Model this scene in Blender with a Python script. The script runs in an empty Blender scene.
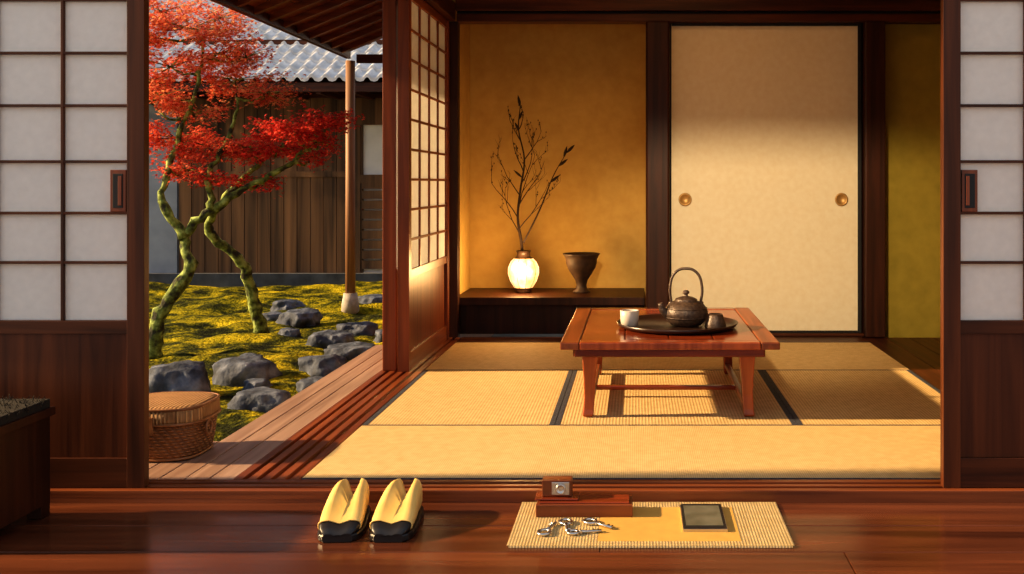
import bpy, bmesh, math, random
from mathutils import Vector, Matrix, noise as mnoise
random.seed(7)
scene = bpy.context.scene
scene.view_settings.view_transform = 'Standard'
try:
    scene.view_settings.look = 'Medium High Contrast'
except Exception as ex:
    print('look', ex)
scene.view_settings.exposure = 0.0

# ------------------------------------------------------------ materials
def nm(name):
    m = bpy.data.materials.new(name); m.use_nodes = True
    nt = m.node_tree
    return m, nt, nt.nodes['Principled BSDF']

def ramp(nt, stops):
    r = nt.nodes.new('ShaderNodeValToRGB')
    e = r.color_ramp.elements
    e[0].position, e[0].color = stops[0][0], (*stops[0][1], 1)
    e[1].position, e[1].color = stops[-1][0], (*stops[-1][1], 1)
    for p, c in stops[1:-1]:
        k = e.new(p); k.color = (*c, 1)
    return r

def coords(nt, scale):
    tc = nt.nodes.new('ShaderNodeTexCoord'); mp = nt.nodes.new('ShaderNodeMapping')
    mp.inputs['Scale'].default_value = scale
    nt.links.new(tc.outputs['Object'], mp.inputs['Vector'])
    return mp

def bump(nt, b, src, strength, dist=0.005):
    bp = nt.nodes.new('ShaderNodeBump'); bp.inputs['Strength'].default_value = strength
    bp.inputs['Distance'].default_value = dist
    nt.links.new(src, bp.inputs['Height']); nt.links.new(bp.outputs['Normal'], b.inputs['Normal'])

def wood(name, c1, c2, axis='z', rough=0.4, fine=30, bstr=0.15, spec=0.5):
    m, nt, b = nm(name)
    s = [fine, fine, fine]; s['xyz'.index(axis)] = fine*0.05
    mp = coords(nt, s)
    n = nt.nodes.new('ShaderNodeTexNoise'); n.inputs['Scale'].default_value = 1.0
    n.inputs['Detail'].default_value = 6; n.inputs['Distortion'].default_value = 0.6
    nt.links.new(mp.outputs[0], n.inputs['Vector'])
    r = ramp(nt, [(0.3, c1), (0.72, c2)])
    nt.links.new(n.outputs['Fac'], r.inputs[0]); nt.links.new(r.outputs[0], b.inputs['Base Color'])
    b.inputs['Roughness'].default_value = rough
    b.inputs['Specular IOR Level'].default_value = spec
    bump(nt, b, n.outputs['Fac'], bstr, 0.004)
    return m

def mottled(name, stops, scale=5, rough=0.8, bstr=0.2, dist=0.01, detail=8, spec=None, metal=0):
    m, nt, b = nm(name)
    mp = coords(nt, (scale,)*3)
    n = nt.nodes.new('ShaderNodeTexNoise'); n.inputs['Scale'].default_value = 1.0
    n.inputs['Detail'].default_value = detail
    nt.links.new(mp.outputs[0], n.inputs['Vector'])
    r = ramp(nt, stops)
    nt.links.new(n.outputs['Fac'], r.inputs[0]); nt.links.new(r.outputs[0], b.inputs['Base Color'])
    b.inputs['Roughness'].default_value = rough; b.inputs['Metallic'].default_value = metal
    if spec is not None: b.inputs['Specular IOR Level'].default_value = spec
    bump(nt, b, n.outputs['Fac'], bstr, dist)
    return m

def weave(name, c1, c2, sx, sy, rough=0.75, bstr=0.4, dist=0.003, axes=('X', 'Y')):
    m, nt, b = nm(name)
    mp = coords(nt, (1, 1, 1))
    ws = []
    for ax, s in zip(axes, (sx, sy)):
        w = nt.nodes.new('ShaderNodeTexWave'); w.wave_type = 'BANDS'; w.bands_direction = ax
        w.inputs['Scale'].default_value = s; w.inputs['Distortion'].default_value = 0.0
        nt.links.new(mp.outputs[0], w.inputs['Vector']); ws.append(w)
    mul = nt.nodes.new('ShaderNodeMath'); mul.operation = 'MULTIPLY'
    nt.links.new(ws[0].outputs['Fac'], mul.inputs[0]); nt.links.new(ws[1].outputs['Fac'], mul.inputs[1])
    n = nt.nodes.new('ShaderNodeTexNoise'); n.inputs['Scale'].default_value = 30
    n.inputs['Detail'].default_value = 8
    nt.links.new(mp.outputs[0], n.inputs['Vector'])
    sub = nt.nodes.new('ShaderNodeMath'); sub.operation='MULTIPLY_ADD'; sub.inputs[1].default_value=0.4; sub.inputs[2].default_value=0.08
    nt.links.new(n.outputs['Fac'], sub.inputs[0])
    add = nt.nodes.new('ShaderNodeMath'); add.operation = 'MULTIPLY_ADD'
    add.inputs[1].default_value = 0.55
    nt.links.new(mul.outputs[0], add.inputs[0]); nt.links.new(sub.outputs[0], add.inputs[2])
    r = ramp(nt, [(0.15, c1), (0.75, c2)])
    nt.links.new(add.outputs[0], r.inputs[0]); nt.links.new(r.outputs[0], b.inputs['Base Color'])
    b.inputs['Roughness'].default_value = rough
    bump(nt, b, mul.outputs[0], bstr, dist)
    return m

def paper(name, col, trans=0.5):
    m, nt, b = nm(name); nt.nodes.remove(b)
    out = nt.nodes['Material Output']
    mp = coords(nt, (40, 40, 40)); n = nt.nodes.new('ShaderNodeTexNoise'); n.inputs['Scale'].default_value = 1; n.inputs['Detail'].default_value = 6
    nt.links.new(mp.outputs[0], n.inputs['Vector'])
    r = ramp(nt, [(0.3, tuple(c*0.94 for c in col)), (0.7, col)])
    nt.links.new(n.outputs['Fac'], r.inputs[0])
    d = nt.nodes.new('ShaderNodeBsdfDiffuse'); t = nt.nodes.new('ShaderNodeBsdfTranslucent')
    nt.links.new(r.outputs[0], d.inputs['Color']); nt.links.new(r.outputs[0], t.inputs['Color'])
    mx = nt.nodes.new('ShaderNodeMixShader'); mx.inputs[0].default_value = trans
    nt.links.new(d.outputs[0], mx.inputs[1]); nt.links.new(t.outputs[0], mx.inputs[2])
    nt.links.new(mx.outputs[0], out.inputs['Surface'])
    return m

def plain(name, col, rough=0.5, metal=0.0):
    return mottled(name, [(0.3, tuple(c*0.88 for c in col)), (0.7, col)], 25, rough, 0.05, 0.002, 4, None, metal)

M = {}
M['dark_x'] = wood('dark_wood_x', (0.036,0.009,0.003), (0.12,0.033,0.010), 'x', 0.42, spec=0.3)
M['dark_y'] = wood('dark_wood_y', (0.036,0.009,0.003), (0.12,0.033,0.010), 'y', 0.42, spec=0.3)
M['dark_z'] = wood('dark_wood_z', (0.036,0.009,0.003), (0.12,0.033,0.010), 'z', 0.42, spec=0.3)
M['post'] = wood('post_wood', (0.025,0.007,0.003), (0.065,0.018,0.007), 'z', 0.45, spec=0.3)
M['red_z'] = wood('red_wood_z', (0.11,0.022,0.006), (0.28,0.066,0.017), 'z', 0.38)
M['red_y'] = wood('red_wood_y', (0.14,0.032,0.009), (0.32,0.088,0.024), 'y', 0.35)
M['red_x'] = wood('red_wood_x', (0.11,0.027,0.008), (0.28,0.078,0.022), 'x', 0.35)
M['panel'] = wood('panel_wood', (0.045,0.011,0.004), (0.15,0.041,0.013), 'z', 0.4, 22, 0.25, 0.3)
M['deck'] = wood('deck_wood', (0.24,0.14,0.10), (0.48,0.32,0.24), 'y', 0.45, 26, 0.3)
M['table'] = wood('table_wood', (0.10,0.016,0.006), (0.30,0.060,0.020), 'x', 0.16, 24, 0.08)
M['table_z'] = wood('table_leg_wood', (0.17,0.030,0.010), (0.40,0.095,0.027), 'z', 0.22, 24, 0.08)
M['floor_fg'] = wood('foreground_floor_wood', (0.050,0.015,0.007), (0.19,0.060,0.025), 'x', 0.20, 16, 0.10)
M['black'] = plain('black_edge', (0.012,0.010,0.010), 0.6)
M['heri'] = mottled('tatami_border_cloth', [(0.4,(0.018,0.020,0.030)),(0.6,(0.055,0.060,0.085))], 140, 0.85)
M['tat_y'] = weave('tatami_straw_a', (0.42,0.26,0.09), (0.85,0.63,0.31), 26, 20)
M['tat_x'] = weave('tatami_straw_b', (0.47,0.30,0.11), (0.85,0.63,0.31), 48, 42)
M['ochre'] = mottled('ochre_plaster', [(0.3,(0.52,0.33,0.09)),(0.7,(0.60,0.40,0.12))], 14, 0.9, 0.15, 0.004)
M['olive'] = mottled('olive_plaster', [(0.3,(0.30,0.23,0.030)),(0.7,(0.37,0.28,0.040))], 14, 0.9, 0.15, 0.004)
M['fusuma'] = mottled('fusuma_paper', [(0.3,(0.82,0.71,0.50)),(0.7,(0.87,0.78,0.58))], 30, 0.85, 0.1, 0.002)
M['paper'] = paper('shoji_paper', (0.93,0.92,0.88), 0.35)
M['brass'] = plain('brass_pull', (0.55,0.33,0.12), 0.45, 0.5)

# ------------------------------------------------------------ mesh builder
class MB:
    def __init__(s):
        s.bm = bmesh.new(); s.mats = []
    def mi(s, mat):
        if mat not in s.mats: s.mats.append(mat)
        return s.mats.index(mat)
    def box(s, x0, x1, y0, y1, z0, z1, mat):
        i = s.mi(mat)
        v = [s.bm.verts.new((x, y, z)) for z in (z0, z1) for y in (y0, y1) for x in (x0, x1)]
        for f in ((0,2,3,1),(4,5,7,6),(0,1,5,4),(2,6,7,3),(0,4,6,2),(1,3,7,5)):
            fc = s.bm.faces.new([v[k] for k in f]); fc.material_index = i
    def poly(s, pts, mat, smooth=False):
        i = s.mi(mat); f = s.bm.faces.new([s.bm.verts.new(p) for p in pts]); f.material_index = i; f.smooth = smooth
    def rings(s, rings, mat, cap0=True, cap1=True, smooth=True):
        i = s.mi(mat); vr = [[s.bm.verts.new(p) for p in r] for r in rings]
        n = len(vr[0])
        for a, b in zip(vr, vr[1:]):
            for k in range(n):
                f = s.bm.faces.new((a[k], a[(k+1)%n], b[(k+1)%n], b[k])); f.material_index = i; f.smooth = smooth
        if cap0: f = s.bm.faces.new(vr[0][::-1]); f.material_index = i
        if cap1: f = s.bm.faces.new(vr[-1]); f.material_index = i
    def lathe(s, c, prof, mat, n=32, cap0=True, cap1=True, power=2.0, sx=1.0, sy=1.0, smooth=True):
        rs = []
        for r, z in prof:
            ring = []
            for k in range(n):
                a = 2*math.pi*k/n; ca, sa = math.cos(a), math.sin(a)
                x = math.copysign(abs(ca)**(2/power), ca)*r*sx; y = math.copysign(abs(sa)**(2/power), sa)*r*sy
                ring.append((c[0]+x, c[1]+y, c[2]+z))
            rs.append(ring)
        s.rings(rs, mat, cap0, cap1, smooth)
    def tube(s, pts, rad, mat, n=8, closed=False, smooth=True):
        P = [Vector(p) for p in pts]; m = len(P)
        if not hasattr(rad, '__len__'): rad = [rad]*m
        T = []
        for k in range(m):
            a = P[(k-1) % m] if (closed or k > 0) else P[k]
            b = P[(k+1) % m] if (closed or k < m-1) else P[k]
            T.append((b-a).normalized())
        up = Vector((0,0,1)) if abs(T[0].z) < 0.9 else Vector((1,0,0))
        N = T[0].cross(up).normalized(); rs = []
        for k in range(m):
            N = (N - T[k]*N.dot(T[k])).normalized(); B = T[k].cross(N)
            rs.append([tuple(P[k]+(N*math.cos(2*math.pi*j/n)+B*math.sin(2*math.pi*j/n))*rad[k]) for j in range(n)])
        if closed: rs.append(rs[0])
        s.rings(rs, mat, not closed, not closed, smooth)
    def finish(s, name, bevel=0.0, parent=None, seg=2, sub=0):
        bmesh.ops.remove_doubles(s.bm, verts=s.bm.verts, dist=1e-6)
        bmesh.ops.recalc_face_normals(s.bm, faces=s.bm.faces)
        me = bpy.data.meshes.new(name)
        xs = [v.co for v in s.bm.verts]
        lo = Vector((min(v.x for v in xs), min(v.y for v in xs), min(v.z for v in xs)))
        hi = Vector((max(v.x for v in xs), max(v.y for v in xs), max(v.z for v in xs)))
        o = Vector(((lo.x+hi.x)/2, (lo.y+hi.y)/2, lo.z))
        for v in s.bm.verts: v.co -= o
        s.bm.to_mesh(me); s.bm.free()
        for m in s.mats: me.materials.append(m)
        ob = bpy.data.objects.new(name, me); ob.location = o
        scene.collection.objects.link(ob)
        if bevel > 0:
            b = ob.modifiers.new('bevel', 'BEVEL'); b.width = bevel; b.segments = seg; b.limit_method = 'ANGLE'; b.angle_limit = math.radians(40)
        if sub:
            b = ob.modifiers.new('sub', 'SUBSURF'); b.levels = sub; b.render_levels = sub
        return ob

def boxob(name, b, mat, bevel=0.0):
    m = MB(); m.box(*b, mat); return m.finish(name, bevel)

def smooth_path(pts, k=6):
    P = [Vector(p) for p in pts]; out = []
    Q = [P[0]*2-P[1]] + P + [P[-1]*2-P[-2]]
    for i in range(1, len(Q)-2):
        p0, p1, p2, p3 = Q[i-1], Q[i], Q[i+1], Q[i+2]
        for j in range(k):
            t = j/k
            out.append(0.5*((2*p1)+(p2-p0)*t+(2*p0-5*p1+4*p2-p3)*t*t+(3*p1-p0-3*p2+p3)*t**3))
    out.append(P[-1]); return out

# ------------------------------------------------------------ room shell
mb = MB()
y = 2.86; k = 0
while y > -1.2:
    w = 0.19
    off = random.uniform(-1.5, 1.5)
    xs = [-3.2, off-0.2, off+1.9 if off < 0.5 else 3.0, 3.2]
    xs = sorted(set(xs))
    for a, b in zip(xs, xs[1:]):
        if b-a > 0.05: mb.box(a+0.001, b-0.001, y-w+0.002, y, -0.065, -0.035+random.uniform(-0.0006,0.0006), M['floor_fg'])
    y -= w
mb.finish('floor_foreground', 0.0015)

mb = MB()
mb.box(-2.6, 2.3, 2.86, 2.97, -0.06, -0.008, M['red_x'])
for (a, b) in ((2.86, 2.885), (2.905, 2.925), (2.945, 2.97)):
    mb.box(-2.6, 2.3, a, b, -0.008, 0.0, M['red_x'])
mb.finish('trim_front_sill', 0.0015)

boxob('floor', (-1.0, 2.1, 2.972, 5.79, -0.08, -0.046), M['dark_x'])
def tatami(x0, x1, y0, y1, mat, axis):
    mb = MB()
    e = 0.001
    h = 0.032
    if axis == 'x':
        mb.box(x0+e, x1-e, y0+0.010+e, y1-0.010-e, -0.044, 0.0, mat)
        mb.box(x0+e, x1-e, y0+e, y0+0.010, -0.044, 0.001, M['heri']); mb.box(x0+e, x1-e, y1-0.010, y1-e, -0.044, 0.001, M['heri'])
    else:
        mb.box(x0+h*0.62, x1-h*0.62, y0+e, y1-e, -0.044, 0.0, mat)
        mb.box(x0+e, x0+h*0.62, y0+e, y1-e, -0.044, 0.001, M['heri']); mb.box(x1-h*0.62, x1-e, y0+e, y1-e, -0.044, 0.001, M['heri'])
    mb.finish('tatami_mat')
tatami(-1.0, 1.285, 2.972, 3.64, M['tat_x'], 'x')
tatami(-1.0, -0.30, 3.64, 4.70, M['tat_y'], 'y')
tatami(-0.30, 0.585, 3.64, 4.70, M['tat_y'], 'y')
tatami(0.585, 1.285, 3.64, 4.70, M['tat_y'], 'y')
tatami(-1.0, 1.285, 4.70, 5.53, M['tat_x'], 'x')
boxob('trim_back_board', (-1.0, 1.285, 5.532, 5.72, -0.044, -0.001), M['dark_x'], 0.002)
mb = MB()
for i in range(6):
    mb.box(1.287+i*0.135, 1.287+(i+1)*0.135-0.003, 2.972, 5.72, -0.044, -0.004, M['dark_y'])
mb.finish('floor_side_corridor', 0.001)

mb = MB()
mb.box(-1.20, -1.002, 2.972, 5.70, -0.08, -0.012, M['red_y'])
for a in (-1.20, -1.158, -1.116, -1.074, -1.03):
    mb.box(a, a+0.026, 2.972, 5.70, -0.012, 0.0, M['red_y'])
mb.finish('trim_side_sill', 0.0015)
mb = MB()
for a, b in ((-1.275, -1.203), (-1.348, -1.279), (-1.425, -1.352)):
    mb.box(a, b, 2.972, 5.45, -0.035, -0.002, M['deck'])
for a in (-1.502, -1.579, -1.656, -1.733):
    mb.box(a, a+0.073, 2.972, 3.42, -0.035, -0.002, M['deck'])
mb.box(-1.42, -1.38, 2.98, 5.44, -0.10, -0.036, M['red_y'])
for yy in (3.2, 4.2, 5.3):
    mb.box(-1.42, -1.36, yy, yy+0.06, -0.42, -0.10, M['dark_z'])
mb.box(-1.72, -1.66, 3.3, 3.36, -0.42, -0.036, M['dark_z'])
mb.finish('deck', 0.002)

# walls
boxob('wall_front_upper', (-2.6, 2.3, 2.88, 2.95, 1.90, 2.7), M['ochre'])
boxob('trim_front_lintel', (-2.6, 2.3, 2.86, 2.97, 1.80, 1.90), M['dark_x'], 0.004)
boxob('wall_left_upper', (-1.17, -1.05, 2.97, 5.68, 1.90, 2.66), M['ochre'])
boxob('trim_side_lintel', (-1.20, -1.03, 2.97, 5.68, 1.80, 1.90), M['dark_y'], 0.004)
boxob('wall_left_exterior', (-1.2, -1.12, 5.76, 9.4, -0.3, 2.66), M['panel'])
boxob('wall_right', (2.1, 2.18, 2.97, 6.4, -0.08, 2.66), M['ochre'])
boxob('ceiling', (-1.05, 2.1, 2.95, 6.4, 2.4, 2.46), M['dark_x'])
boxob('wall_back_alcove', (-1.11, 0.12, 6.29, 6.35, 0.0, 2.4), M['ochre'])
boxob('wall_alcove_left', (-1.11, -1.05, 5.79, 6.29, 0.0, 2.4), M['ochre'])
boxob('wall_alcove_right', (0.12, 0.16, 5.79, 6.35, 0.0, 2.4), M['ochre'])
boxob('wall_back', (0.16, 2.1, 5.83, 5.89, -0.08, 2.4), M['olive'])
boxob('wall_back_upper', (-1.0, 2.1, 5.76, 5.80, 1.95, 2.4), M['ochre'])
mb = MB()
mb.box(-1.03, 2.1, 5.70, 5.80, 1.80, 1.845, M['dark_x'])
mb.box(-1.03, 2.1, 5.68, 5.80, 1.86, 1.95, M['dark_x'])
mb.box(-1.03, 2.1, 5.72, 5.80, 1.845, 1.86, M['black'])
mb.finish('trim_back_lintel', 0.003)
mb = MB()
mb.box(-1.05, 0.045, 5.76, 6.289, 0.175, 0.22, M['post'])
mb.box(-1.05, 0.045, 5.83, 5.86, 0.0, 0.175, M['post'])
mb.finish('alcove_shelf', 0.003)
boxob('corner_post', (-1.115, -1.02, 5.69, 5.76, -0.04, 1.80), M['post'], 0.004)
boxob('alcove_post', (0.05, 0.185, 5.66, 5.79, 0.0, 1.80), M['post'], 0.012)
boxob('wall_post', (1.30, 1.415, 5.69, 5.82, 0.0, 1.80), M['post'], 0.006)
boxob('trim_back_sill', (0.19, 1.30, 5.73, 5.83, -0.001, 0.016), M['dark_x'], 0.002)

mb = MB()
mb.box(0.195, 1.285, 5.765, 5.785, 0.02, 1.795, M['fusuma'])
for b in ((0.19,0.198,0.018,1.80),(1.272,1.292,0.018,1.80)):
    mb.box(b[0], b[1], 5.757, 5.79, b[2], b[3], M['black'])
mb.box(0.20,1.27,5.757,5.79,1.785,1.80,M['black']); mb.box(0.20,1.27,5.757,5.79,0.018,0.03,M['black'])
for cx in (0.277, 1.177):
    rs = []
    for r, yy in ((0.036,5.765),(0.038,5.757),(0.030,5.755),(0.026,5.762),(0.0005,5.763)):
        rs.append([(cx+r*math.cos(t*math.pi/12), yy, 0.785+r*math.sin(t*math.pi/12)) for t in range(24)])
    mb.rings(rs, M['brass'])
mb.finish('door_fusuma')

def front_shoji(name, xedge, sgn):
    mb = MB()
    def bx(a, b, y0, y1, z0, z1, mat):
        x0, x1 = sorted((xedge+sgn*a, xedge+sgn*b)); mb.box(x0, x1, y0, y1, z0, z1, mat)
    W = 0.86
    bx(0, 0.05, 2.885, 2.915, 0.0, 1.795, M['dark_z']); bx(W-0.05, W, 2.885, 2.915, 0.0, 1.795, M['dark_z'])
    bx(0.05, W-0.05, 2.888, 2.912, 0.0, 0.085, M['dark_x'])
    bx(0.05, W-0.05, 2.888, 2.912, 0.444, 0.482, M['dark_x'])
    bx(0.05, W-0.05, 2.888, 2.912, 1.75, 1.795, M['dark_x'])
    bx(0.05, W-0.05, 2.896, 2.906, 0.085, 0.444, M['panel'])
    bx(0.05, W-0.05, 2.903, 2.905, 0.482, 1.75, M['paper'])
    for i in range(1, 4):
        c = 0.05+i*(W-0.1)/4; bx(c-0.004, c+0.004, 2.890, 2.902, 0.482, 1.75, M['dark_z'])
    for z in (0.650, 0.793, 0.942, 1.104, 1.256, 1.41, 1.56):
        bx(0.05, W-0.05, 2.891, 2.901, z-0.004, z+0.004, M['dark_x'])
    bx(0.055, 0.100, 2.889, 2.904, 0.797, 0.918, M['red_z'])
    bx(0.063, 0.092, 2.887, 2.890, 0.808, 0.907, M['black'])
    bx(0.066, 0.076, 2.885, 2.888, 0.815, 0.900, M['red_z'])
    mb.finish(name, 0.0012)
front_shoji('door_shoji', -1.422, -1)
front_shoji('door_shoji', 0.884, 1)
boxob('wall_front_left', (-2.6, -2.289, 2.88, 2.95, 0.0, 1.80), M['ochre'])
boxob('wall_front_right', (1.75, 2.3, 2.88, 2.95, 0.0, 1.80), M['ochre'])

mb = MB()
Y0, Y1 = 4.66, 5.66; xa, xb = -1.115, -1.062
mb.box(xa, xb, Y0, Y0+0.05, 0.0, 1.795, M['red_z']); mb.box(xa, xb, Y1-0.05, Y1, 0.0, 1.795, M['red_z'])
mb.box(xa+.005, xb-.005, Y0+.05, Y1-.05, 0.0, 0.08, M['red_y']); mb.box(xa+.005, xb-.005, Y0+.05, Y1-.05, 0.43, 0.47, M['red_y'])
mb.box(xa+.005, xb-.005, Y0+.05, Y1-.05, 1.75, 1.795, M['red_y'])
mb.box(-1.095, -1.08, Y0+.05, Y1-.05, 0.08, 0.43, M['red_z'])
mb.box(-1.080, -1.078, Y0+.05, Y1-.05, 0.47, 1.75, M['paper'])
for i in range(1, 4):
    c = Y0+.05+i*(Y1-Y0-.1)/4; mb.box(-1.077, -1.068, c-.008, c+.008, 0.47, 1.75, M['red_z'])
for i in range(1, 9):
    z = 0.47+i*1.28/9; mb.box(-1.077, -1.069, Y0+.05, Y1-.05, z-.006, z+.006, M['red_y'])
mb.finish('door_side_shoji', 0.0012)
boxob('side_post', (-1.192, -1.128, 4.68, 4.76, 0.0, 1.80), M['red_z'], 0.004)

# ------------------------------------------------------------ eave over the deck
mb = MB()
def ez(x): return 2.08+(x+2.72)*0.41
ys0, ys1 = 3.2, 9.5
for i in range(8):
    x0 = -2.72+i*0.19; x1 = x0+0.186
    a, b = ez(x0), ez(x1)
    vs = [(x0,ys0,a),(x1,ys0,b),(x1,ys1,b),(x0,ys1,a)]
    mb.poly([(p[0],p[1],p[2]+0.05) for p in vs], M['red_y'])
    mb.poly([(p[0],p[1],p[2]+0.08) for p in vs], M['dark_y'])
yy = ys0
while yy < ys1:
    vs0 = [(-2.72,yy,ez(-2.72)),(-1.2,yy,ez(-1.2)),(-1.2,yy,ez(-1.2)+.05),(-2.72,yy,ez(-2.72)+.05)]
    vs1 = [(p[0],yy+0.045,p[2]) for p in vs0]
    mb.rings([vs0, vs1], M['red_x'], smooth=False)
    yy += 0.30
mb.box(-2.76, -2.72, ys0, ys1, 2.06, 2.16, M['dark_y'])
mb.box(-2.66, -1.2, ys1-0.02, ys1+0.03, 2.02, 2.10, M['dark_x'])
mb.finish('veranda_eave')
mb = MB()
mb.lathe((-2.70, 9.42, -0.30), [(0.047,0.14),(0.045,1.0),(0.043,2.33)], wood('pole_wood',(0.17,0.07,0.028),(0.36,0.19,0.09),'z',0.6), 16)
mb.lathe((-2.70, 9.42, -0.36), [(0.085,0),(0.08,0.1),(0.062,0.205)], mottled('base_stone',[(0.3,(0.30,0.27,0.23)),(0.7,(0.5,0.45,0.39))],20,0.8), 16)
mb.finish('veranda_pole')

# ------------------------------------------------------------ garden
moss, nt, b = nm('moss')
mp = coords(nt, (1,1,1))
n1 = nt.nodes.new('ShaderNodeTexNoise'); n1.inputs['Scale'].default_value = 3.2; n1.inputs['Detail'].default_value = 12; n1.inputs['Roughness'].default_value = 0.74
n2 = nt.nodes.new('ShaderNodeTexNoise'); n2.inputs['Scale'].default_value = 45; n2.inputs['Detail'].default_value = 4
nt.links.new(mp.outputs[0], n1.inputs['Vector']); nt.links.new(mp.outputs[0], n2.inputs['Vector'])
r = ramp(nt, [(0.40,(0.010,0.012,0.003)),(0.47,(0.045,0.052,0.004)),(0.54,(0.24,0.21,0.006)),(0.64,(0.60,0.46,0.018))])
nt.links.new(n1.outputs['Fac'], r.inputs[0]); nt.links.new(r.outputs[0], b.inputs['Base Color'])
b.inputs['Roughness'].default_value = 0.95; b.inputs['Specular IOR Level'].default_value = 0.1
bump(nt, b, n2.outputs['Fac'], 0.9, 0.035)
mb = MB(); i = mb.mi(moss)
nx, ny = 120, 160; X0, X1, YA, YB = -9.0, -1.3, 2.0, 12.0
grid = []
for a in range(ny+1):
    row = []
    for c in range(nx+1):
        x = X0+(X1-X0)*c/nx; yv = YA+(YB-YA)*a/ny
        z = -0.33+0.07*mnoise.noise((x*1.3, yv*1.3, 0))+0.045*mnoise.noise((x*4, yv*4, 3))
        if yv < 4: z = -0.38+0.02*mnoise.noise((x*5, yv*5, 3))
        row.append(mb.bm.verts.new((x, yv, z)))
    grid.append(row)
for a in range(ny):
    for c in range(nx):
        f = mb.bm.faces.new((grid[a][c],grid[a][c+1],grid[a+1][c+1],grid[a+1][c])); f.material_index = i; f.smooth = True
mb.finish('garden_moss_ground')
boxob('garden_earth', (-14, 3.5, 1.0, 20, -1.2, -0.8), mottled('earth',[(0.3,(0.05,0.04,0.03)),(0.7,(0.1,0.08,0.05))],5))

rockm = mottled('rock',[(0.32,(0.018,0.025,0.042)),(0.5,(0.060,0.078,0.120)),(0.72,(0.21,0.24,0.31))],9,0.8,0.8,0.04,10)
def rock(x, yv, hw, h, d=None, seed=0):
    d = d or hw*0.85
    bm = bmesh.new(); bmesh.ops.create_icosphere(bm, subdivisions=4, radius=1.0)
    for v in bm.verts:
        p = v.co.copy()
        k = 1+0.35*mnoise.noise(p*1.1+Vector((seed*3.1, 0, 0)))+0.16*mnoise.noise(p*3+Vector((seed, 5, 0)))+0.06*mnoise.noise(p*8)
        p *= k
        if p.z > 0.5: p.z = 0.5+(p.z-0.5)*0.3
        v.co = Vector((p.x*hw, p.y*d, p.z*h*1.3))
    for f in bm.faces: f.smooth = True
    me = bpy.data.meshes.new('garden_rock'); bm.to_mesh(me); bm.free(); me.materials.append(rockm)
    ob = bpy.data.objects.new('garden_rock', me); ob.location = (x, yv, -0.335+0.02); scene.collection.objects.link(ob)
for s, a in enumerate([(-2.62,5.72,0.19,0.20),(-2.42,6.2,0.19,0.13),(-2.03,5.42,0.16,0.09),(-1.98,6.35,0.15,0.12),(-2.30,7.5,0.16,0.10),
    (-2.93,8.7,0.18,0.11),(-2.24,8.0,0.16,0.10),(-1.99,6.95,0.17,0.09),(-1.86,5.85,0.11,0.07),(-3.2,8.75,0.10,0.08),
    (-1.85,7.6,0.15,0.11),(-1.7,6.6,0.13,0.10),(-2.22,5.85,0.08,0.06),(-2.58,6.65,0.09,0.07),(-2.62,9.95,0.16,0.10),(-2.75,7.9,0.08,0.06),(-3.35,9.6,0.14,0.09),(-1.75,5.35,0.09,0.06)]):
    rock(*a, seed=s+1)

# ------------------------------------------------------------ neighbour building
fence = wood('weathered_boards',(0.018,0.011,0.007),(0.27,0.14,0.062),'z',0.8,7,0.5)
mb = MB()
x = -5.5
while x < -3.42:
    mb.box(x, x+0.15, 12.0+random.uniform(0,0.012), 12.06, -0.2, 1.9, fence); x += 0.158
mb.box(-5.5, -3.42, 11.985, 12.0, 0.95, 1.02, fence)
mb.finish('neighbour_board_wall')
grey = mottled('grey_plaster',[(0.3,(0.20,0.24,0.31)),(0.7,(0.29,0.34,0.42))],3,0.9)
basec = mottled('base_course_stone',[(0.3,(0.03,0.037,0.05)),(0.7,(0.07,0.085,0.11))],6,0.9)
boxob('neighbour_plaster_wall', (-9, -5.52, 12.0, 12.1, -0.3, 1.9), grey)
boxob('neighbour_base_course', (-9, -1.3, 11.9, 11.98, -0.38, -0.2), basec)
white = mottled('white_plaster',[(0.3,(0.7,0.7,0.68)),(0.7,(0.85,0.85,0.82))],3,0.9)
mb = MB()
mb.box(-3.4, 1.0, 12.05, 12.1, -0.2, 1.9, white)
for a, b_ in ((-3.42,-3.32),(-2.5,-2.42)):
    mb.box(a, b_, 11.99, 12.06, -0.2, 1.9, fence)
mb.box(-3.32, -1.0, 11.99, 12.05, 0.88, 0.98, fence); mb.box(-3.32, -1.0, 11.99, 12.05, 1.58, 1.9, fence)
z = -0.15
while z < 0.85:
    mb.box(-3.3, -1.0, 11.995, 12.04, z, z+0.10, fence); z += 0.12
mb.finish('neighbour_louvre_wall')
tile = mottled('roof_tile',[(0.3,(0.42,0.44,0.46)),(0.7,(0.70,0.71,0.72))],6,0.45,0.1)
mb = MB(); i = mb.mi(tile)
cols, rows = 52, 26; pw = 0.155; pl = 0.22; X0 = -6.6
prof = [(0,0.0),(0.12,0.028),(0.25,0.04),(0.38,0.028),(0.5,0.0),(0.75,-0.010)]
for rr in range(rows):
    ya = 11.1+rr*pl; yb = ya+pl+0.03
    za = 2.02+rr*pl*0.55; 
    ra = []; rb = []; rc = []
    for c in range(cols):
        for u, hgt in prof:
            xx = X0+(c+u)*pw
            ra.append(mb.bm.verts.new((xx, ya, za+hgt+0.035))); rb.append(mb.bm.verts.new((xx, yb, za+(pl+.03)*0.55+hgt)))
            rc.append(mb.bm.verts.new((xx, ya, za+hgt-0.005)))
    for k in range(len(ra)-1):
        f = mb.bm.faces.new((ra[k],ra[k+1],rb[k+1],rb[k])); f.smooth = True
        mb.bm.faces.new((rc[k],rc[k+1],ra[k+1],ra[k]))
mb.finish('neighbour_tile_roof')
mb = MB()
mb.box(-6.6, 1.4, 11.15, 11.2, 1.90, 2.0, M['dark_x'])
mb.poly([(-6.6,11.15,1.98),(1.4,11.15,1.98),(1.4,12.2,2.5),(-6.6,12.2,2.5)], M['dark_x'])
x = -6.4
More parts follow.
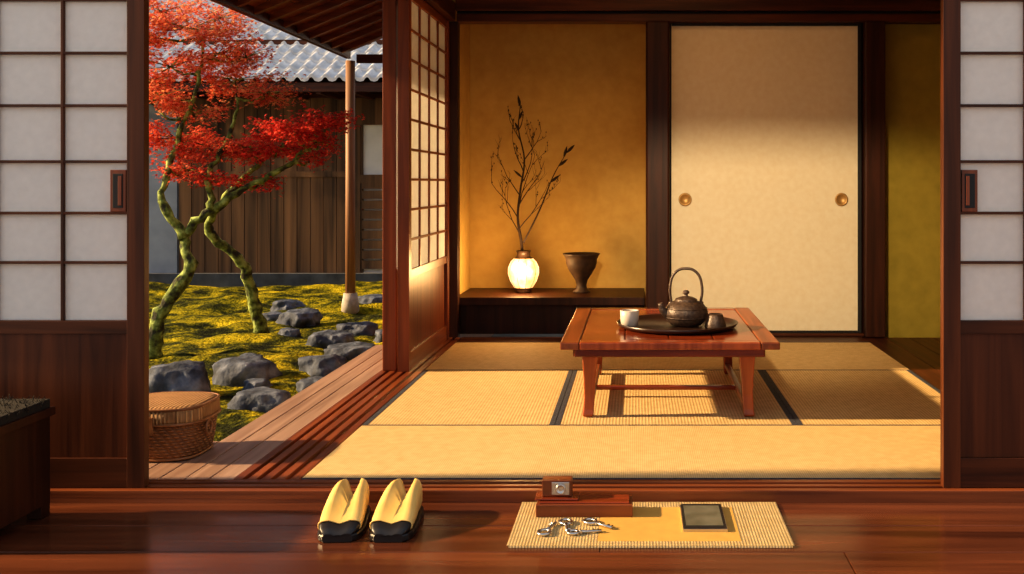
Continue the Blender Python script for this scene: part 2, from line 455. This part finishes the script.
while x < 0:
    mb.box(x, x+0.06, 11.2, 12.0, 1.88, 1.94, M['dark_y']); x += 0.4
mb.box(-9, 1.4, 12.0, 12.1, 1.9, 2.6, M['dark_x'])
mb.finish('neighbour_eave')

# ------------------------------------------------------------ maple
bark = mottled('mossy_bark',[(0.38,(0.035,0.035,0.018)),(0.5,(0.15,0.20,0.04)),(0.62,(0.36,0.45,0.13))],16,0.9,1.0,0.03)
leaf, nt, b = nm('maple_leaf')
at = nt.nodes.new('ShaderNodeAttribute'); at.attribute_name = 'leafcol'
out = nt.nodes['Material Output']
tr = nt.nodes.new('ShaderNodeBsdfTranslucent'); mx = nt.nodes.new('ShaderNodeMixShader'); mx.inputs[0].default_value = 0.45
nt.links.new(at.outputs['Color'], b.inputs['Base Color']); nt.links.new(at.outputs['Color'], tr.inputs['Color'])
b.inputs['Roughness'].default_value = 0.7; b.inputs['Specular IOR Level'].default_value = 0.2
nt.links.new(b.outputs[0], mx.inputs[1]); nt.links.new(tr.outputs[0], mx.inputs[2]); nt.links.new(mx.outputs[0], out.inputs['Surface'])

rnd = random.Random(11)
mb = MB()
def jit(p, s): return Vector(p)+Vector((rnd.uniform(-s,s), rnd.uniform(-s,s), rnd.uniform(-s,s)))
def limb(pts, r0, r1, n=10, k=6, wob=0.012):
    P = smooth_path(pts, k); m = len(P)
    P = [jit(p, wob) if 0 < j < m-1 else p for j, p in enumerate(P)]
    R = [(r0+(r1-r0)*(j/(m-1))**0.8)*(1+0.2*rnd.uniform(-1,1)) for j in range(m)]
    R[0] *= 1.35
    mb.tube(P, R, bark, n); return P
t1 = limb([(-3.43,7.07,-.36),(-3.38,7.1,-.05),(-3.23,7.2,.25),(-3.28,7.25,.5),(-3.1,7.3,.68),(-2.85,7.35,.85),(-2.58,7.4,1.02),(-2.35,7.4,1.2)], 0.062, 0.012)
t1b = limb([(-3.28,7.25,.48),(-3.42,7.2,.75),(-3.38,7.3,1.1),(-3.22,7.3,1.55),(-3.18,7.35,1.95)], 0.036, 0.010)
t2 = limb([(-3.04,8.1,-.36),(-3.08,8.0,0),(-3.13,7.9,.25),(-3.3,7.8,.45),(-3.28,7.7,.62),(-3.05,7.6,.85),(-2.75,7.5,1.1),(-2.5,7.5,1.25)], 0.058, 0.012)
t3 = limb([(-3.1,7.3,.68),(-3.12,7.3,.95),(-3.0,7.4,1.25),(-2.95,7.4,1.5)], 0.026, 0.01)
skeleton = t1[10:]+t1b[6:]+t2[18:]+t3
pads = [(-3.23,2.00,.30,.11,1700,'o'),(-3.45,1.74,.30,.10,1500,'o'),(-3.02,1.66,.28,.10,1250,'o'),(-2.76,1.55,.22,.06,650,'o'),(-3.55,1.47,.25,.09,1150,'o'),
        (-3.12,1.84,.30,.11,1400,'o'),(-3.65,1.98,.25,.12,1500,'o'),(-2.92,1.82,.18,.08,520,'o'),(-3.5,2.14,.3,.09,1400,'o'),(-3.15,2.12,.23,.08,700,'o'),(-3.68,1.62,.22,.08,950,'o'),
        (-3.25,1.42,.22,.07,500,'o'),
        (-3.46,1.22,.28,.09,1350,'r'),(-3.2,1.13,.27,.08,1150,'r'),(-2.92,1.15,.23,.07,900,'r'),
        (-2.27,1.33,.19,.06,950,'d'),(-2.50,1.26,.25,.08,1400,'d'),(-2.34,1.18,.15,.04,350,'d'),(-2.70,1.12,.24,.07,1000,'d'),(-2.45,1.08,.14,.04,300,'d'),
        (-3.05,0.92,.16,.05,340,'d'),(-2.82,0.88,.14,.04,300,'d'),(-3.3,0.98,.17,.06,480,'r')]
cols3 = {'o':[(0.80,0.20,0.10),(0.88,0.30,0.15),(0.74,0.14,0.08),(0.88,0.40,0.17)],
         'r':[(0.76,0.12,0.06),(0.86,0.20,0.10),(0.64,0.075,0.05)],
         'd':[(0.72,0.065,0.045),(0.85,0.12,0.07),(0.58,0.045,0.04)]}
leaves = []
for (px_, pz, r_, rz, cnt, cl) in pads:
    pc = Vector((px_, 7.4+rnd.uniform(-.15,.15), pz))
    src = min(skeleton, key=lambda p: (p-pc).length + (0.5 if p.z > pc.z else 0))
    mid = (src+pc)/2+Vector((0,0,-0.04))
    limb([src, mid, pc], 0.013, 0.005, 6, 4, 0.01)
    tips = []
    for t in range(16):
        a = rnd.uniform(0, 2*math.pi); q = pc+Vector((math.cos(a)*r_*rnd.uniform(.6,1.2), math.sin(a)*r_*rnd.uniform(.6,1.05), rnd.uniform(-rz,rz)*1.15))
        w = jit((pc+q)/2, 0.02)
        mb.tube(smooth_path([pc, w, q],3), [0.004,0.0035,0.003,0.003,0.002,0.002,0.0015], bark, 5)
        tips.append((w, q))
    for l in range(cnt):
        w, q = rnd.choice(tips); t = rnd.random()*1.2
        c = w.lerp(q, t)+Vector((rnd.gauss(0,.042), rnd.gauss(0,.045), rnd.gauss(0,.024)-0.008))
        c.z = min(c.z, 2.29)
        leaves.append((c, rnd.uniform(0.010,0.021), rnd.choice(cols3[cl])))
lm = mb.mi(leaf)
lay = mb.bm.loops.layers.float_color.new('leafcol')
for c, sz, col in leaves:
    ax = Vector((rnd.gauss(0,.5), rnd.gauss(0,.5)-0.3, 1)).normalized()
    u = ax.orthogonal().normalized(); v = ax.cross(u); ph = rnd.uniform(0, 6.28)
    vs = []
    for k in range(10):
        a = ph+k*math.pi/5; rr = sz*(1.0 if k % 2 == 0 else 0.42)
        vs.append(mb.bm.verts.new(c+(u*math.cos(a)+v*math.sin(a))*rr-ax*(0.25*rr if k%2==0 else 0)))
    f = mb.bm.faces.new(vs); f.material_index = lm
    k = rnd.uniform(.75,1.15)
    for lp in f.loops: lp[lay] = (col[0]*k, col[1]*k, col[2]*k, 1)
mb.finish('japanese_maple_tree')

# ------------------------------------------------------------ low table
mb = MB()
tx0, tx1, ty0, ty1 = -0.285, 0.530, 3.70, 4.74
mb.box(tx0, tx0+0.07, ty0, ty1, 0.262, 0.290, M['red_y']); mb.box(tx1-0.07, tx1, ty0, ty1, 0.262, 0.290, M['red_y'])
mb.box(tx0+.071, tx1-.071, ty0, ty0+0.07, 0.262, 0.290, M['table_z']); mb.box(tx0+.071, tx1-.071, ty1-.07, ty1, 0.262, 0.290, M['table'])
for k in range(4):
    a = tx0+.071+k*(tx1-tx0-.142)/4; mb.box(a+.0008, a+(tx1-tx0-.142)/4-.0008, ty0+.071, ty1-.071, 0.264, 0.288, M['table'])
mb.box(tx0+.05, tx1-.05, ty0+.04, ty0+.062, 0.228, 0.262, M['table']); mb.box(tx0+.05, tx1-.05, ty1-.062, ty1-.04, 0.228, 0.262, M['table'])
mb.box(tx0+.05, tx0+.072, ty0+.062, ty1-.062, 0.228, 0.262, M['red_y']); mb.box(tx1-.072, tx1-.05, ty0+.062, ty1-.062, 0.228, 0.262, M['red_y'])
def leg(cx, cy, ox, oy):
    rs = []
    for z, h, o in ((0.002,.018,.006),(0.012,.021,.006),(0.03,.020,.004),(0.08,.020,.001),(0.15,.023,0),(0.22,.029,-.001),(0.262,.032,-.002)):
        x, yv = cx+ox*o, cy+oy*o
        rs.append([(x-h,yv-h,z),(x+h,yv-h,z),(x+h,yv+h,z),(x-h,yv+h,z)])
    mb.rings(rs, M['table_z'], smooth=False)
for cx, ox in ((-0.178,-1),(0.415,1)):
    for cy, oy in ((3.775,-1),(4.60,1)):
        leg(cx, cy, ox, oy)
    mb.box(cx-.012, cx+.012, 3.79, 4.59, 0.030, 0.05, M['red_y'])
mb.box(-0.175, 0.41, 4.10, 4.125, 0.031, 0.049, M['table'])
mb.finish('low_table', 0.005, seg=3)

iron = mottled('cast_iron',[(0.3,(0.035,0.022,0.017)),(0.7,(0.10,0.065,0.048))],90,0.45,0.6,0.004,6,None,0.2)
lacq = plain('dark_lacquer',(0.035,0.015,0.010),0.3)
mb = MB()
mb.lathe((0.165,4.11,0.2905), [(0.225,0),(0.24,0.006),(0.25,0.020),(0.243,0.020),(0.232,0.008),(0.002,0.007)], lacq, 48, True, True)
mb.finish('serving_tray')
mb = MB(); kc = (0.20, 4.08, 0.299)
mb.lathe(kc, [(0.045,0.0),(0.062,0.004),(0.080,0.022),(0.090,0.045),(0.088,0.064),(0.076,0.084),(0.058,0.097),(0.046,0.101),(0.046,0.106),(0.042,0.110),(0.025,0.117),(0.008,0.120),(0.007,0.126),(0.014,0.132),(0.013,0.140),(0.005,0.144)], iron, 40)
for z, r in ((0.072,0.0845),(0.036,0.0875)):
    mb.tube([(kc[0]+r*math.cos(t*math.pi/20), kc[1]+r*math.sin(t*math.pi/20), kc[2]+z) for t in range(40)], 0.0022, iron, 6, True)
mb.tube(smooth_path([(kc[0]-0.070,kc[1]-0.02,kc[2]+0.045),(kc[0]-0.096,kc[1]-0.028,kc[2]+0.066),(kc[0]-0.106,kc[1]-0.031,kc[2]+0.095)],4), [0.020,0.019,0.018,0.016,0.015,0.013,0.012,0.011,0.010], iron, 12)
hp = [(kc[0]-0.060,kc[1],kc[2]+0.094),(kc[0]-0.066,kc[1],kc[2]+0.145),(kc[0]-0.056,kc[1],kc[2]+0.198),(kc[0]-0.03,kc[1],kc[2]+0.226),(kc[0],kc[1],kc[2]+0.232),(kc[0]+0.03,kc[1],kc[2]+0.226),(kc[0]+0.056,kc[1],kc[2]+0.198),(kc[0]+0.066,kc[1],kc[2]+0.145),(kc[0]+0.060,kc[1],kc[2]+0.094)]
mb.tube(smooth_path(hp,5), 0.0058, iron, 10)
for sx in (-1, 1):
    mb.lathe((kc[0]+sx*0.061, kc[1], kc[2]+0.082), [(0.011,0),(0.010,0.014),(0.004,0.018)], iron, 12)
mb.finish('cast_iron_teapot')
def cup(name, c, prof, mat):
    mb = MB(); mb.lathe(c, prof, mat, 32, True, True); mb.finish(name)
cup('tea_cup', (-0.030,4.05,0.2985), [(0.026,0),(0.034,0.004),(0.037,0.03),(0.038,0.066),(0.036,0.067),(0.034,0.062),(0.031,0.012),(0.002,0.008)], plain('white_ceramic',(0.60,0.54,0.48),0.35))
cup('tea_bowl', (0.315,4.02,0.2985), [(0.042,0),(0.044,0.006),(0.040,0.024),(0.031,0.050),(0.027,0.056),(0.025,0.055),(0.023,0.045),(0.002,0.042)], iron)

# ------------------------------------------------------------ alcove objects
cer, nt, b = nm('glowing_ceramic')
mp = coords(nt, (1,1,1)); n = nt.nodes.new('ShaderNodeTexNoise'); n.inputs['Scale'].default_value = 16; n.inputs['Detail'].default_value = 6
nt.links.new(mp.outputs[0], n.inputs['Vector'])
r = ramp(nt, [(0.35,(1.0,0.45,0.10)),(0.6,(1.0,0.74,0.36))]); nt.links.new(n.outputs['Fac'], r.inputs[0])
nt.links.new(r.outputs[0], b.inputs['Base Color']); nt.links.new(r.outputs[0], b.inputs['Emission Color']); b.inputs['Emission Strength'].default_value = 1.5
dkc = plain('dark_glaze',(0.05,0.028,0.018),0.35)
dark_clay = mottled('dark_clay',[(0.3,(0.04,0.022,0.014)),(0.7,(0.10,0.058,0.034))],20,0.55,0.3,0.004)
vx, vy, vz = -0.684, 6.03, 0.2205
mb = MB()
mb.lathe((vx,vy,vz), [(0.045,0),(0.050,0.006),(0.048,0.02),(0.055,0.03)], dkc, 32, True, False)
mb.lathe((vx,vy,vz), [(0.055,0.03),(0.080,0.07),(0.094,0.115),(0.093,0.15),(0.078,0.185),(0.058,0.205)], cer, 32, False, False)
mb.lathe((vx,vy,vz), [(0.058,0.205),(0.044,0.214),(0.038,0.235),(0.046,0.252),(0.040,0.252),(0.033,0.235),(0.033,0.215)], dkc, 32, False, True)
for k in range(10):
    a = k*2*math.pi/10
    mb.tube([(vx+math.cos(a)*rr, vy+math.sin(a)*rr, vz+zz) for rr, zz in ((0.056,0.03),(0.081,0.07),(0.095,0.115),(0.094,0.15),(0.079,0.185),(0.059,0.205))], 0.0012, dark_clay, 5)
br = plain('dry_branch',(0.035,0.017,0.009),0.8)
rb = random.Random(5)
def twig(p, d, L, r0, depth):
    n = 6; pts = [p]; q = p.copy(); dd = d.copy()
    for k in range(n):
        dd = (dd+Vector((rb.gauss(0,.12), rb.gauss(0,.07), rb.gauss(0.06,.06)))).normalized(); q = q+dd*L/n
        q.x = min(max(q.x, vx-0.19), vx+0.27); q.y = min(q.y, 6.2)
        pts.append(q.copy())
        if k >= 1 and depth > 0 and rb.random() < 0.62:
            s = rb.choice((-1,1))
            nd = (dd+Vector((s*rb.uniform(.35,.8), rb.uniform(-.3,.2), rb.uniform(0,.35)))).normalized()
            twig(q.copy(), nd, L*rb.uniform(.3,.5), r0*.55, depth-1)
    mb.tube(pts, [r0*(1-0.75*j/n) for j in range(n+1)], br, 6)
    for t in pts[2:]:
        if rb.random() < 0.16:
            c = t+Vector((rb.uniform(-.006,.006), rb.uniform(-.006,.006), rb.uniform(-.004,.006)))
            mb.lathe(c, [(0.0008,-0.005),(0.0030,0),(0.0008,0.007)], br, 6)
def pod(p, d, L=0.09, w=0.010):
    P = [p+d*L*t for t in (0,.15,.4,.7,.9,1)]
    mb.tube(P, [0.002,w*.6,w,w*.8,w*.35,0.001], br, 8)
main = [Vector((vx,vy,vz+0.1)), Vector((vx-.01,vy,vz+.28)), Vector((vx-.035,vy,vz+.45)), Vector((vx-.02,vy+.01,vz+.62)), Vector((vx+.005,vy,vz+.80)), Vector((vx-.03,vy,vz+.98)), Vector((vx-.02,vy,vz+1.12))]
Pm = smooth_path(main, 5); mb.tube(Pm, [0.010*(1-0.75*j/(len(Pm)-1)) for j in range(len(Pm))], br, 8)
for (idx, dx, L) in ((7,-.5,.30),(8,.6,.34),(10,-.55,.32),(11,.35,.36),(12,.7,.32),(14,-.6,.28),(16,.5,.28),(18,-.6,.24),(20,.5,.20),(23,-.5,.15),(25,.45,.11)):
    twig(Pm[idx].copy(), Vector((dx, rb.uniform(-.2,.1), .85)).normalized(), L, 0.0038, 2)
sw = smooth_path([Vector((vx,vy,vz+.3)), Vector((vx+.10,vy-.02,vz+.5)), Vector((vx+.18,vy-.02,vz+.70)), Vector((vx+.26,vy-.02,vz+.84))],5)
mb.tube(sw, [0.006*(1-.7*j/15) for j in range(16)], br, 6)
for j, dx in ((9,.9),(12,.9),(14,.2),(15,.7)):
    pod(sw[j], Vector((dx,0,.7)).normalized(), .07, .009)
pod(Pm[-1], Vector((-.2,0,1)).normalized(), .07, .009); pod(Pm[-4], Vector((.4,0,1)).normalized(), .06, .008); pod(Pm[-6], Vector((-.5,0,1)).normalized(), .05, .008)
pod(Pm[17], Vector((-.8,0,.7)).normalized(), .07, .007)
mb.finish('lantern_vase_with_branches')
mb = MB(); c = (-0.335, 6.03, 0.2205)
mb.lathe(c, [(0.050,0),(0.052,0.008),(0.036,0.020),(0.030,0.045),(0.038,0.075),(0.060,0.11),(0.082,0.145),(0.092,0.175),(0.094,0.200),(0.104,0.222),(0.114,0.232),(0.110,0.236),(0.092,0.218),(0.082,0.195),(0.076,0.16),(0.050,0.11),(0.002,0.09)], dark_clay, 40)
mb.finish('clay_bowl_vase')

# ------------------------------------------------------------ basket
wick = weave('wicker', (0.10,0.035,0.012), (0.42,0.18,0.06), 22, 30, 0.6, 1.0, 0.006, ('DIAGONAL','Z'))
wlid = weave('wicker_lid', (0.22,0.10,0.03), (0.60,0.34,0.14), 26, 26, 0.7, 1.0, 0.005)
rim = wood('rim_cane', (0.16,0.06,0.02), (0.4,0.18,0.07), 'x', 0.5)
mb = MB(); c = (-1.535, 3.27, 0.0)
mb.lathe(c, [(0.118,0),(0.125,0.006),(0.132,0.04),(0.139,0.10),(0.141,0.128)], wick, 48, True, True, 3.2, 1.0, 0.95)
mb.lathe(c, [(0.145,0.118),(0.147,0.13),(0.146,0.158),(0.140,0.168),(0.120,0.173),(0.002,0.176)], wlid, 48, True, True, 3.2, 1.0, 0.95)
def ser(r, z, n=48, pw_=3.2, sy=.95):
    o = []
    for k in range(n):
        a = 2*math.pi*k/n; ca, sa = math.cos(a), math.sin(a)
        o.append((c[0]+math.copysign(abs(ca)**(2/pw_),ca)*r, c[1]+math.copysign(abs(sa)**(2/pw_),sa)*r*sy, c[2]+z))
    return o
for r_, z_ in ((0.124,0.006),(0.147,0.120),(0.143,0.166)):
    mb.tube(ser(r_, z_), 0.0045, rim, 6, True)
mb.tube([(c[0]+0.148, c[1]-0.03+0.02*math.cos(t), c[2]+0.09+0.022*math.sin(t)) for t in [k*math.pi/8 for k in range(16)]], 0.004, rim, 6, True)
mb.box(c[0]-.02, c[0]+.02, c[1]-.146, c[1]-.138, 0.09, 0.145, rim)
mb.finish('wicker_basket')

# ------------------------------------------------------------ foreground objects
Z = -0.0345
straw = weave('straw_placemat', (0.42,0.28,0.10), (0.78,0.60,0.32), 40, 30, 0.8, 0.6, 0.003)
gold = plain('gold_cloth',(0.62,0.36,0.08),0.7)
mb = MB()
mb.box(-0.322, 0.39, 2.505, 2.848, Z, Z+0.005, straw)
for k in range(58):
    yv = 2.508+k*0.0059; 
    mb.box(-0.327, 0.395, yv, yv+0.0035, Z+0.0045, Z+0.0062, straw)
mb.box(-0.10, 0.265, 2.535, 2.80, Z+0.006, Z+0.0068, gold)
mb.finish('straw_placemat')
zt = Z+0.0070
mb = MB()
mb.box(-0.275, -0.012, 2.715, 2.80, zt, zt+0.034, M['red_x'])
mb.box(-0.267, -0.020, 2.722, 2.793, zt+0.034, zt+0.038, M['table'])
mb.box(-0.280, -0.16, 2.735, 2.805, zt+0.0385, zt+0.043, M['table'])
mb.finish('wooden_pen_box', 0.003)
steel = plain('steel',(0.62,0.60,0.56),0.28,1.0)
mb = MB()
mb.box(-0.262, -0.180, 2.755, 2.80, zt+0.0435, zt+0.088, M['red_x'])
mb.box(-0.235, -0.186, 2.752, 2.756, zt+0.048, zt+0.084, steel)
rs = [[(-0.210+r*math.cos(t*math.pi/12), yy, zt+0.066+r*math.sin(t*math.pi/12)) for t in range(24)] for r, yy in ((0.014,2.752),(0.014,2.746),(0.010,2.745),(0.008,2.749))]
mb.rings(rs, steel)
mb.finish('small_metal_case', 0.002)
def key(x, yv, ang, bow):
    mb = MB(); d = Vector((math.cos(ang), math.sin(ang), 0)); p = Vector((-d.y, d.x, 0)); o = Vector((x, yv, zt+0.005))
    mb.tube([o+d*math.cos(t)*bow+p*math.sin(t)*bow*.85 for t in [k*math.pi/10 for k in range(20)]], 0.0045, steel, 8, True)
    mb.tube([o+d*bow, o+d*(bow+.02), o+d*(bow+.06)], [0.005,0.004,0.004], steel, 8)
    for t in (.04,.052):
        a = o+d*(bow+t); mb.tube([a, a+p*.012], 0.003, steel, 6)
    mb.tube([o+d*(bow+.006)+p*.006, o+d*(bow+.006)-p*.006], 0.004, steel, 6)
    mb.finish('metal_key')
key(-0.240, 2.585, 1.25, 0.018); key(-0.190, 2.665, -1.45, 0.018); key(-0.125, 2.668, -0.7, 0.018)
key(-0.165, 2.585, 0.15, 0.014)
mb = MB()
scr, nt, b = nm('dark_screen'); 
mp = coords(nt,(4,4,4)); n = nt.nodes.new('ShaderNodeTexNoise'); nt.links.new(mp.outputs[0], n.inputs['Vector'])
r = ramp(nt, [(0.3,(0.09,0.09,0.06)),(0.7,(0.17,0.165,0.12))]); nt.links.new(n.outputs['Fac'], r.inputs[0]); nt.links.new(r.outputs[0], b.inputs['Base Color']); b.inputs['Roughness'].default_value = 0.3
mb.box(0.120, 0.236, 2.60, 2.80, zt, zt+0.008, steel)
mb.box(0.122, 0.234, 2.602, 2.798, zt+0.008, zt+0.010, M['black'])
mb.box(0.129, 0.227, 2.620, 2.782, zt+0.010, zt+0.0108, scr)
mb.finish('smartphone', 0.002)

yel = mottled('yellow_leather',[(0.3,(0.70,0.44,0.12)),(0.7,(0.82,0.57,0.20))],10,0.5,0.1,0.002)
blk = plain('black_sole',(0.015,0.012,0.012),0.4)
def slipper(cx, yaw):
    mb = MB()
    S = [(0.0,.034,.022),(0.012,.046,.034),(0.035,.053,.044),(0.06,.055,.056),(0.09,.055,.070),(0.12,.053,.084),(0.15,.051,.093),(0.18,.050,.098),(0.21,.047,.099),(0.235,.040,.096),(0.245,.030,.090)]
    def ring(L, w, h, z0=0.016, notch=0.0, inner=1.0):
        pts = []
        for k in range(24):
            a = -math.pi/2+2*math.pi*k/24
            x = math.copysign(abs(math.cos(a))**0.5, math.cos(a))*w*inner
            s = math.sin(a)
            zz = z0+(h-z0)*(0.5+0.5*math.copysign(abs(s)**0.6, s))
            g = notch*math.exp(-(x/0.010)**2)*max(0, s)
            pts.append((x, L, zz-g))
        return pts
    sole = []
    for dz in (0.0, 0.004, 0.015, 0.018):
        prof = [(L, w+ (0.003 if 0.0035<dz<0.016 else 0)) for L, w, h in S]
        sole.append([(w, L, dz) for L, w in prof]+[(-w, L, dz) for L, w in prof[::-1]])
    mb.rings(sole, blk, smooth=False)
    caps = [ring(L-0.001, w*0.98, h, 0.016, 0.008) for L, w, h in S[:3]]
    mb.rings(caps, blk, True, False)
    up = []
    for L, w, h in S[2:]:
        nt_ = 0.008+max(0, (L-0.045))*0.30
        up.append(ring(L-0.001, w*0.99, h, 0.016, min(nt_, h-0.03)))
    mb.rings(up, yel, False, True)
    mb.tube([(x, L-0.002, z+0.001) for x, L, z in ring(0.035, .0535, .045, 0.018, 0.009)], 0.002, yel, 5, True)
    ob = mb.finish('slipper', 0.0)
    ob.location = (cx, 2.665, Z+0.0005) ; ob.rotation_euler = (0, 0, yaw)
    return ob
slipper(-0.775, 0.10); slipper(-0.635, 0.02)

# dark low chest with a woven fibre pad, far left
mb = MB()
mb.box(-2.00, -1.62, 2.46, 2.76, 0.0, 0.240, M['post'])
mb.box(-2.01, -1.61, 2.45, 2.77, 0.240, 0.262, M['post'])
mb.box(-1.98, -1.64, 2.457, 2.46, 0.03, 0.21, M['post'])
for x in (-2.0, -1.66):
    for yv in (2.46, 2.72):
        mb.box(x, x+0.04, yv, yv+0.04, Z+.0005, 0.0, M['post'])
fib = weave('dark_fibre',(0.010,0.007,0.005),(0.05,0.036,0.018),60,60,0.9,1.0,0.006)
mb.box(-2.00, -1.62, 2.46, 2.76, 0.262, 0.285, fib)
rf = random.Random(3)
for k in range(700):
    x = rf.uniform(-2.0,-1.61); yv = rf.uniform(2.455,2.76); 
    p = Vector((x,yv,0.275)); q = p+Vector((rf.uniform(-.02,.02), rf.uniform(-.02,.02), rf.uniform(.008,.024)))
    mb.tube([p, q], [0.0018,0.0008], fib, 4)
mb.finish('low_chest_with_fibre_pad', 0.002)

# ------------------------------------------------------------ lights
def aim(ob, tgt):
    ob.rotation_euler = (Vector(tgt)-ob.location).to_track_quat('-Z','Y').to_euler()
sun = bpy.data.lights.new('sun', 'SUN'); sun.energy = 10.0; sun.angle = math.radians(1.5); sun.color = (1.0, 0.69, 0.36)
so = bpy.data.objects.new('sun', sun); scene.collection.objects.link(so)
d = Vector((1.0, 0.035, -math.tan(math.radians(23)))).normalized()
so.rotation_euler = d.to_track_quat('-Z', 'Y').to_euler()
so.location = (-8, 1, 6)
pl = bpy.data.lights.new('lantern_bulb', 'POINT'); pl.energy = 14; pl.color = (1.0,0.60,0.24); pl.shadow_soft_size = 0.09
po = bpy.data.objects.new('lantern_bulb', pl); po.location = (vx, vy-0.12, vz+0.16); scene.collection.objects.link(po)
sl = bpy.data.lights.new('fusuma_fill_spot', 'SPOT'); sl.energy = 620; sl.color = (1.0,0.76,0.46); sl.spot_size = math.radians(32); sl.spot_blend = 0.8; sl.shadow_soft_size = 0.10  # added fill spot out of view, brightens lower fusuma and tatami
s_o = bpy.data.objects.new('fusuma_fill_spot', sl); s_o.location = (-0.35, 1.1, 2.22); scene.collection.objects.link(s_o); aim(s_o, (0.85, 5.76, 0.50))
al = bpy.data.lights.new('room_fill_area', 'AREA'); al.energy = 6; al.color = (1.0,0.52,0.18); al.shape='DISK'; al.size = 0.9  # unseen orange fill added to warm the room and upper fusuma
a_o = bpy.data.objects.new('room_fill_area', al); a_o.location = (0.2, 4.5, 2.36); scene.collection.objects.link(a_o)

w = bpy.data.worlds.new('World'); scene.world = w; w.use_nodes = True
nt = w.node_tree; bg = nt.nodes['Background']
tc = nt.nodes.new('ShaderNodeTexCoord'); sp = nt.nodes.new('ShaderNodeSeparateXYZ'); nt.links.new(tc.outputs['Generated'], sp.inputs[0])
r = nt.nodes.new('ShaderNodeValToRGB'); e = r.color_ramp.elements
e[0].position = 0.0; e[0].color = (1.0,0.92,0.82,1); e[1].position = 0.6; e[1].color = (0.76,0.84,1.0,1)
nt.links.new(sp.outputs['Z'], r.inputs[0]); nt.links.new(r.outputs[0], bg.inputs['Color']); bg.inputs['Strength'].default_value = 0.68

# ------------------------------------------------------------ camera
cam = bpy.data.cameras.new('camera'); co = bpy.data.objects.new('camera', cam); scene.collection.objects.link(co)
cam.sensor_width = 36; cam.lens = 35.16; cam.shift_x = -125/1024; cam.shift_y = -104/1024
co.location = (0,0,0.88); co.rotation_euler = (math.radians(90),0,0)
cam.clip_start = 0.05; cam.clip_end = 200
scene.camera = co
